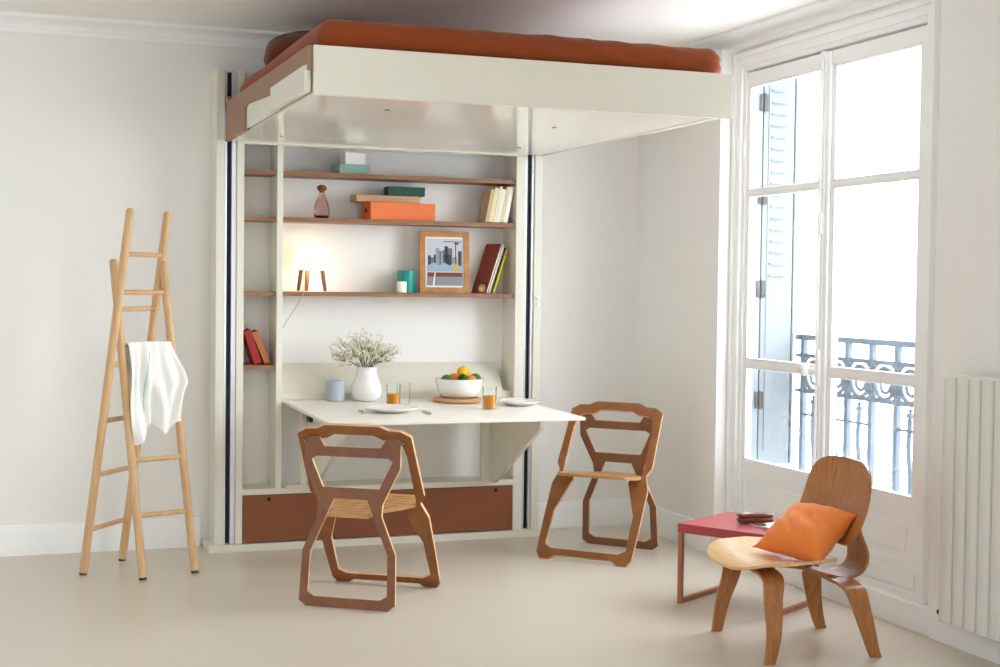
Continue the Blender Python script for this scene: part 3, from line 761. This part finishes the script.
obj('back_stand', MB().prism([(.02, .02), (.026, .02), (.075, .0), (.07, .0)][:0] or [(.02, .22), (.021, .18), (.062, .012), (.068, .012)], [], lambda u, v, d: (-.02+d, u, v), .04), M['frame'], pf)

# ------------------------------------------------------------------ things on the table
TGRP = 'table settings'
cnr = thing('canister', 'blue-grey lidded canister on the table left of the white vase', 'canister', (-1.925, -.255, tz(-.255)+.001))
obj('pot', MB().lathe([(.048, 0), (.052, .004), (.052, .078), (.045, .078)], 36), M['grey'], cnr, smooth=40); obj('lid', MB().lathe([(.045, .076), (.0535, .079), (.0535, .105), (.051, .109), (.004, .109)], 36), M['grey'], cnr, smooth=40)
va = thing('vase', 'white glazed bulbous vase holding dried flowers', 'vase', (-1.756, -.275, tz(-.275)+.001))
obj('body', MB().lathe([(.050, 0), (.066, .005), (.081, .025), (.087, .05), (.083, .08), (.070, .112), (.058, .145), (.054, .168), (.057, .186), (.053, .186), (.049, .168), (.045, .13), (.004, .06)], 44), M['porcelain'], va, smooth=60)
fl = thing('dried_flowers', 'sprays of cream baby\'s breath standing in the white vase', 'flowers', (-1.766, -.275, tz(-.275)+.062))
stm = MB(); blo = MB(); random.seed(3)
for k in range(46):
    a = random.uniform(0, 2*math.pi); sp = random.uniform(.15, 1)**.7; side = math.cos(a)*sp*.235; dep = math.sin(a)*sp*.12
    top = random.uniform(.21, .335)-.12*abs(side)/.235
    base = Vector((side*.12, dep*.2, 0)); mid = Vector((side*.22, dep*.35, .13)); tip = Vector((side, dep, top))
    stm.tube([base, mid, mid.lerp(tip, .5)+Vector((0, 0, .012)), tip], [.0016, .0014, .0011, .0008], 5)
    for j in range(8):
        f = random.uniform(.35, 1); p = mid.lerp(tip, f)+Vector((0, 0, .01*(1-f)))
        q = p+Vector((random.uniform(-.045, .045), random.uniform(-.03, .03), random.uniform(.0, .04)))
        stm.tube([p, q], .0007, 4)
        for i in range(3):
            c = q+Vector((random.uniform(-.009, .009), random.uniform(-.009, .009), random.uniform(-.007, .009)))
            blo.ball(c, random.uniform(.003, .0058), 6)
obj('stem', stm, flat('olive_stem', (112, 112, 74), .7), fl, smooth=0); tag(obj('blossom', blo, flat('cream_blossom', (228, 225, 200), .8), fl, smooth=0), kind='stuff')
def tumbler(label, x, y, juice):
    t = thing('drinking_glass', label, 'glass', (x, y, tz(y)+.001), 0, 'tumblers on the table')
    obj('glass', MB().lathe([(.032, 0), (.037, .003), (.040, .118), (.0385, .118), (.0355, .008), (.004, .006)], 32), M['tumbler'], t, smooth=40)
    if juice: obj('juice', MB().lathe([(.0345, .009), (.0365, .070), (.004, .070)], 32), M['juice'], t, smooth=40)
    return t
tumbler('glass tumbler of orange juice behind the left plate', -1.696, -.611, True)
tumbler('empty clear tumbler right beside the left glass of orange juice', -1.625, -.552, False)
tumbler('glass tumbler of orange juice between the fruit bowl and the right plate', -1.232, -.824, True)
def plate(label, x, y, r):
    t = obj('plate', MB().lathe([(.55*r, 0), (.62*r, .003), (.9*r, .015), (r, .021), (.995*r, .024), (.88*r, .018), (.6*r, .008), (.004, .007)], 56), M['porcelain'], None, (x, y, tz(y)+.0035), smooth=50)
    t.rotation_euler.x = TA
    return tag(t, label, 'plate', 'white plates on the table')
PL1, PL2 = (-1.779, -.865), (-.995, -.66)
plate('white dinner plate on the table behind the left folding chair', *PL1, .14)
plate('white dinner plate at the right end of the table', *PL2, .112)
def fork(label, x, y, z, rz):
    t = thing('fork', label, 'fork', (x, y, z), rz, 'cutlery on the table')
    m = MB().box(-.0035, .0035, -.10, .03, 0, .0028, .001); m.box(-.011, .011, .03, .052, 0.0, .0026, .001)
    obj('handle', m, M['steel'], t)
    for i in (-1.5, -.5, .5, 1.5): obj('tine', B(i*.0058-.0016, i*.0058+.0016, .05, .098, .0, .0024, .0006), M['steel'], t)
def knife(label, x, y, z, rz):
    t = thing('knife', label, 'knife', (x, y, z), rz, 'cutlery on the table')
    obj('handle', B(-.006, .006, -.10, .0, 0, .006, .002), M['steel'], t)
    obj('blade', MB().prism([(-.007, 0), (.008, 0), (.008, .09), (.002, .112), (-.007, .10)], [], lambda u, v, d: (u, v, .002+d), .0018), M['steel'], t)
fork('steel fork left of the left white plate', -1.935, -.865, tz(-.90)+.0035, R(-10))
knife('steel knife right of the left white plate', -1.615, -.945, tz(-.98)+.0035, R(-6))
fork('steel fork resting across the right white plate', -.99, -.655, tz(-.66)+.0295, R(-72))
# bowl, board and fruit
bd = tag(obj('serving_board', MB().lathe([(.133, 0), (.137, .004), (.137, .014), (.133, .018), (.004, .018)], 48), M['seatply'], None, (-1.277, -.415, tz(-.415)+.0045), smooth=40), 'round wooden board under the white fruit bowl', 'board')
bd.rotation_euler.x = TA
bz = tz(-.38)+.026
bw = tag(obj('fruit_bowl', MB().lathe([(.095, 0), (.106, .004), (.119, .03), (.131, .078), (.135, .099), (.131, .100), (.125, .078), (.112, .034), (.095, .012), (.004, .010)], 56), M['porcelain'], None, (-1.254, -.38, bz), smooth=50), 'white bowl of citrus fruit on the round wooden board', 'bowl')
def fruit(name, label, x, y, z, r, c, sq=(1, 1, 1), group=None, nub=False):
    t = thing(name, label, name, (-1.254+x*.95, -.38+y, bz+z), 0, group)
    m = flat(name+'_peel', c, .38, noise_amt=.08, scale=60., bump=.2, bump_scale=260)
    b = MB().ball((0, 0, 0), r, 24, sq=sq)
    if nub: b.ball((sq[0]*r*.95, 0, 0), r*.28, 12)
    obj('peel', b, m, t, smooth=80)
    obj('stem_end', MB().ball((0, -.2*r, sq[2]*r*.975), .004, 8, sq=(1, 1, .5)), flat('stem_end', (70, 84, 30), .7), t)
G = 'citrus fruit in the bowl'
lime, orng, lem = (62, 112, 22), (236, 120, 20), (246, 196, 20)
fruit('lime', 'green lime at the left rim of the fruit bowl', -.085, -.03, .096, .030, lime, (1.15, 1, .95), G)
fruit('orange', 'orange between the left and middle limes in the bowl', -.030, .0, .092, .037, orng, (1, 1, 1), G)
fruit('lime', 'dark green lime at the front centre of the fruit bowl', .002, -.058, .094, .031, (30, 84, 22), (1, 1, 1.1), G)
fruit('lemon', 'yellow lemon on top of the other fruit', .028, .012, .134, .034, lem, (1.05, 1, 1), G, True)
fruit('orange', 'orange under the lemon towards the right of the bowl', .055, -.045, .088, .034, (240, 138, 34), (1, 1, 1), G)
fruit('lime', 'green lime at the right rim of the fruit bowl', .098, -.0, .098, .031, lime, (1.12, 1, .95), G)

# ------------------------------------------------------------------ light
wd = bpy.data.worlds.new('daylight'); S.world = wd; wd.use_nodes = True; nt = wd.node_tree
bg = nt.nodes['Background']
tc = nt.nodes.new('ShaderNodeTexCoord'); sx = nt.nodes.new('ShaderNodeSeparateXYZ'); nt.links.new(tc.outputs['Generated'], sx.inputs[0])
mr = nt.nodes.new('ShaderNodeMapRange'); mr.inputs['From Min'].default_value = .05; mr.inputs['From Max'].default_value = .35; mr.inputs['To Min'].default_value = .66; mr.inputs['To Max'].default_value = 12.0
zr = nt.nodes.new('ShaderNodeMapRange'); zr.inputs['From Min'].default_value = -.25; zr.inputs['From Max'].default_value = .08; zr.inputs['To Min'].default_value = .55; zr.inputs['To Max'].default_value = 1.0
nt.links.new(sx.outputs['Z'], zr.inputs['Value'])
mt_ = nt.nodes.new('ShaderNodeMath'); mt_.operation = 'MULTIPLY'; ms_ = nt.nodes.new('ShaderNodeMath'); ms_.operation = 'MAXIMUM'; ms_.inputs[1].default_value = .70
nt.links.new(sx.outputs['X'], mr.inputs['Value']); nt.links.new(mr.outputs['Result'], mt_.inputs[0]); nt.links.new(zr.outputs['Result'], mt_.inputs[1])
nt.links.new(mt_.outputs[0], ms_.inputs[0]); nt.links.new(ms_.outputs[0], bg.inputs['Strength'])
mc = nt.nodes.new('ShaderNodeMix'); mc.data_type = 'RGBA'; mc.inputs[6].default_value = (.95, .985, 1.02, 1); mc.inputs[7].default_value = (.90, .96, 1.02, 1)
mf = nt.nodes.new('ShaderNodeMapRange'); mf.inputs['From Min'].default_value = .05; mf.inputs['From Max'].default_value = .35
nt.links.new(sx.outputs['X'], mf.inputs['Value']); nt.links.new(mf.outputs['Result'], mc.inputs[0]); nt.links.new(mc.outputs[2], bg.inputs['Color'])
def light(name, kind, loc, power, color, **k):
    l = bpy.data.lights.new(name, kind); l.energy = power; l.color = color
    for a, v in k.items(): setattr(l, a, v)
    o = bpy.data.objects.new(name, l); COL.objects.link(o); o.location = loc; return o
light('lamp_bulb', 'POINT', (-2.035, -.115, Z3+.105), .7, (1, .74, .48), shadow_soft_size=.03)

v = S.view_settings; S.display_settings.display_device = 'sRGB'
v.view_transform = 'Standard'; v.look = 'None'; v.gamma = 1; v.use_curve_mapping = False; v.exposure = 0.30
S.cycles.use_denoising = True; S.cycles.diffuse_bounces = 8; S.cycles.transparent_max_bounces = 24
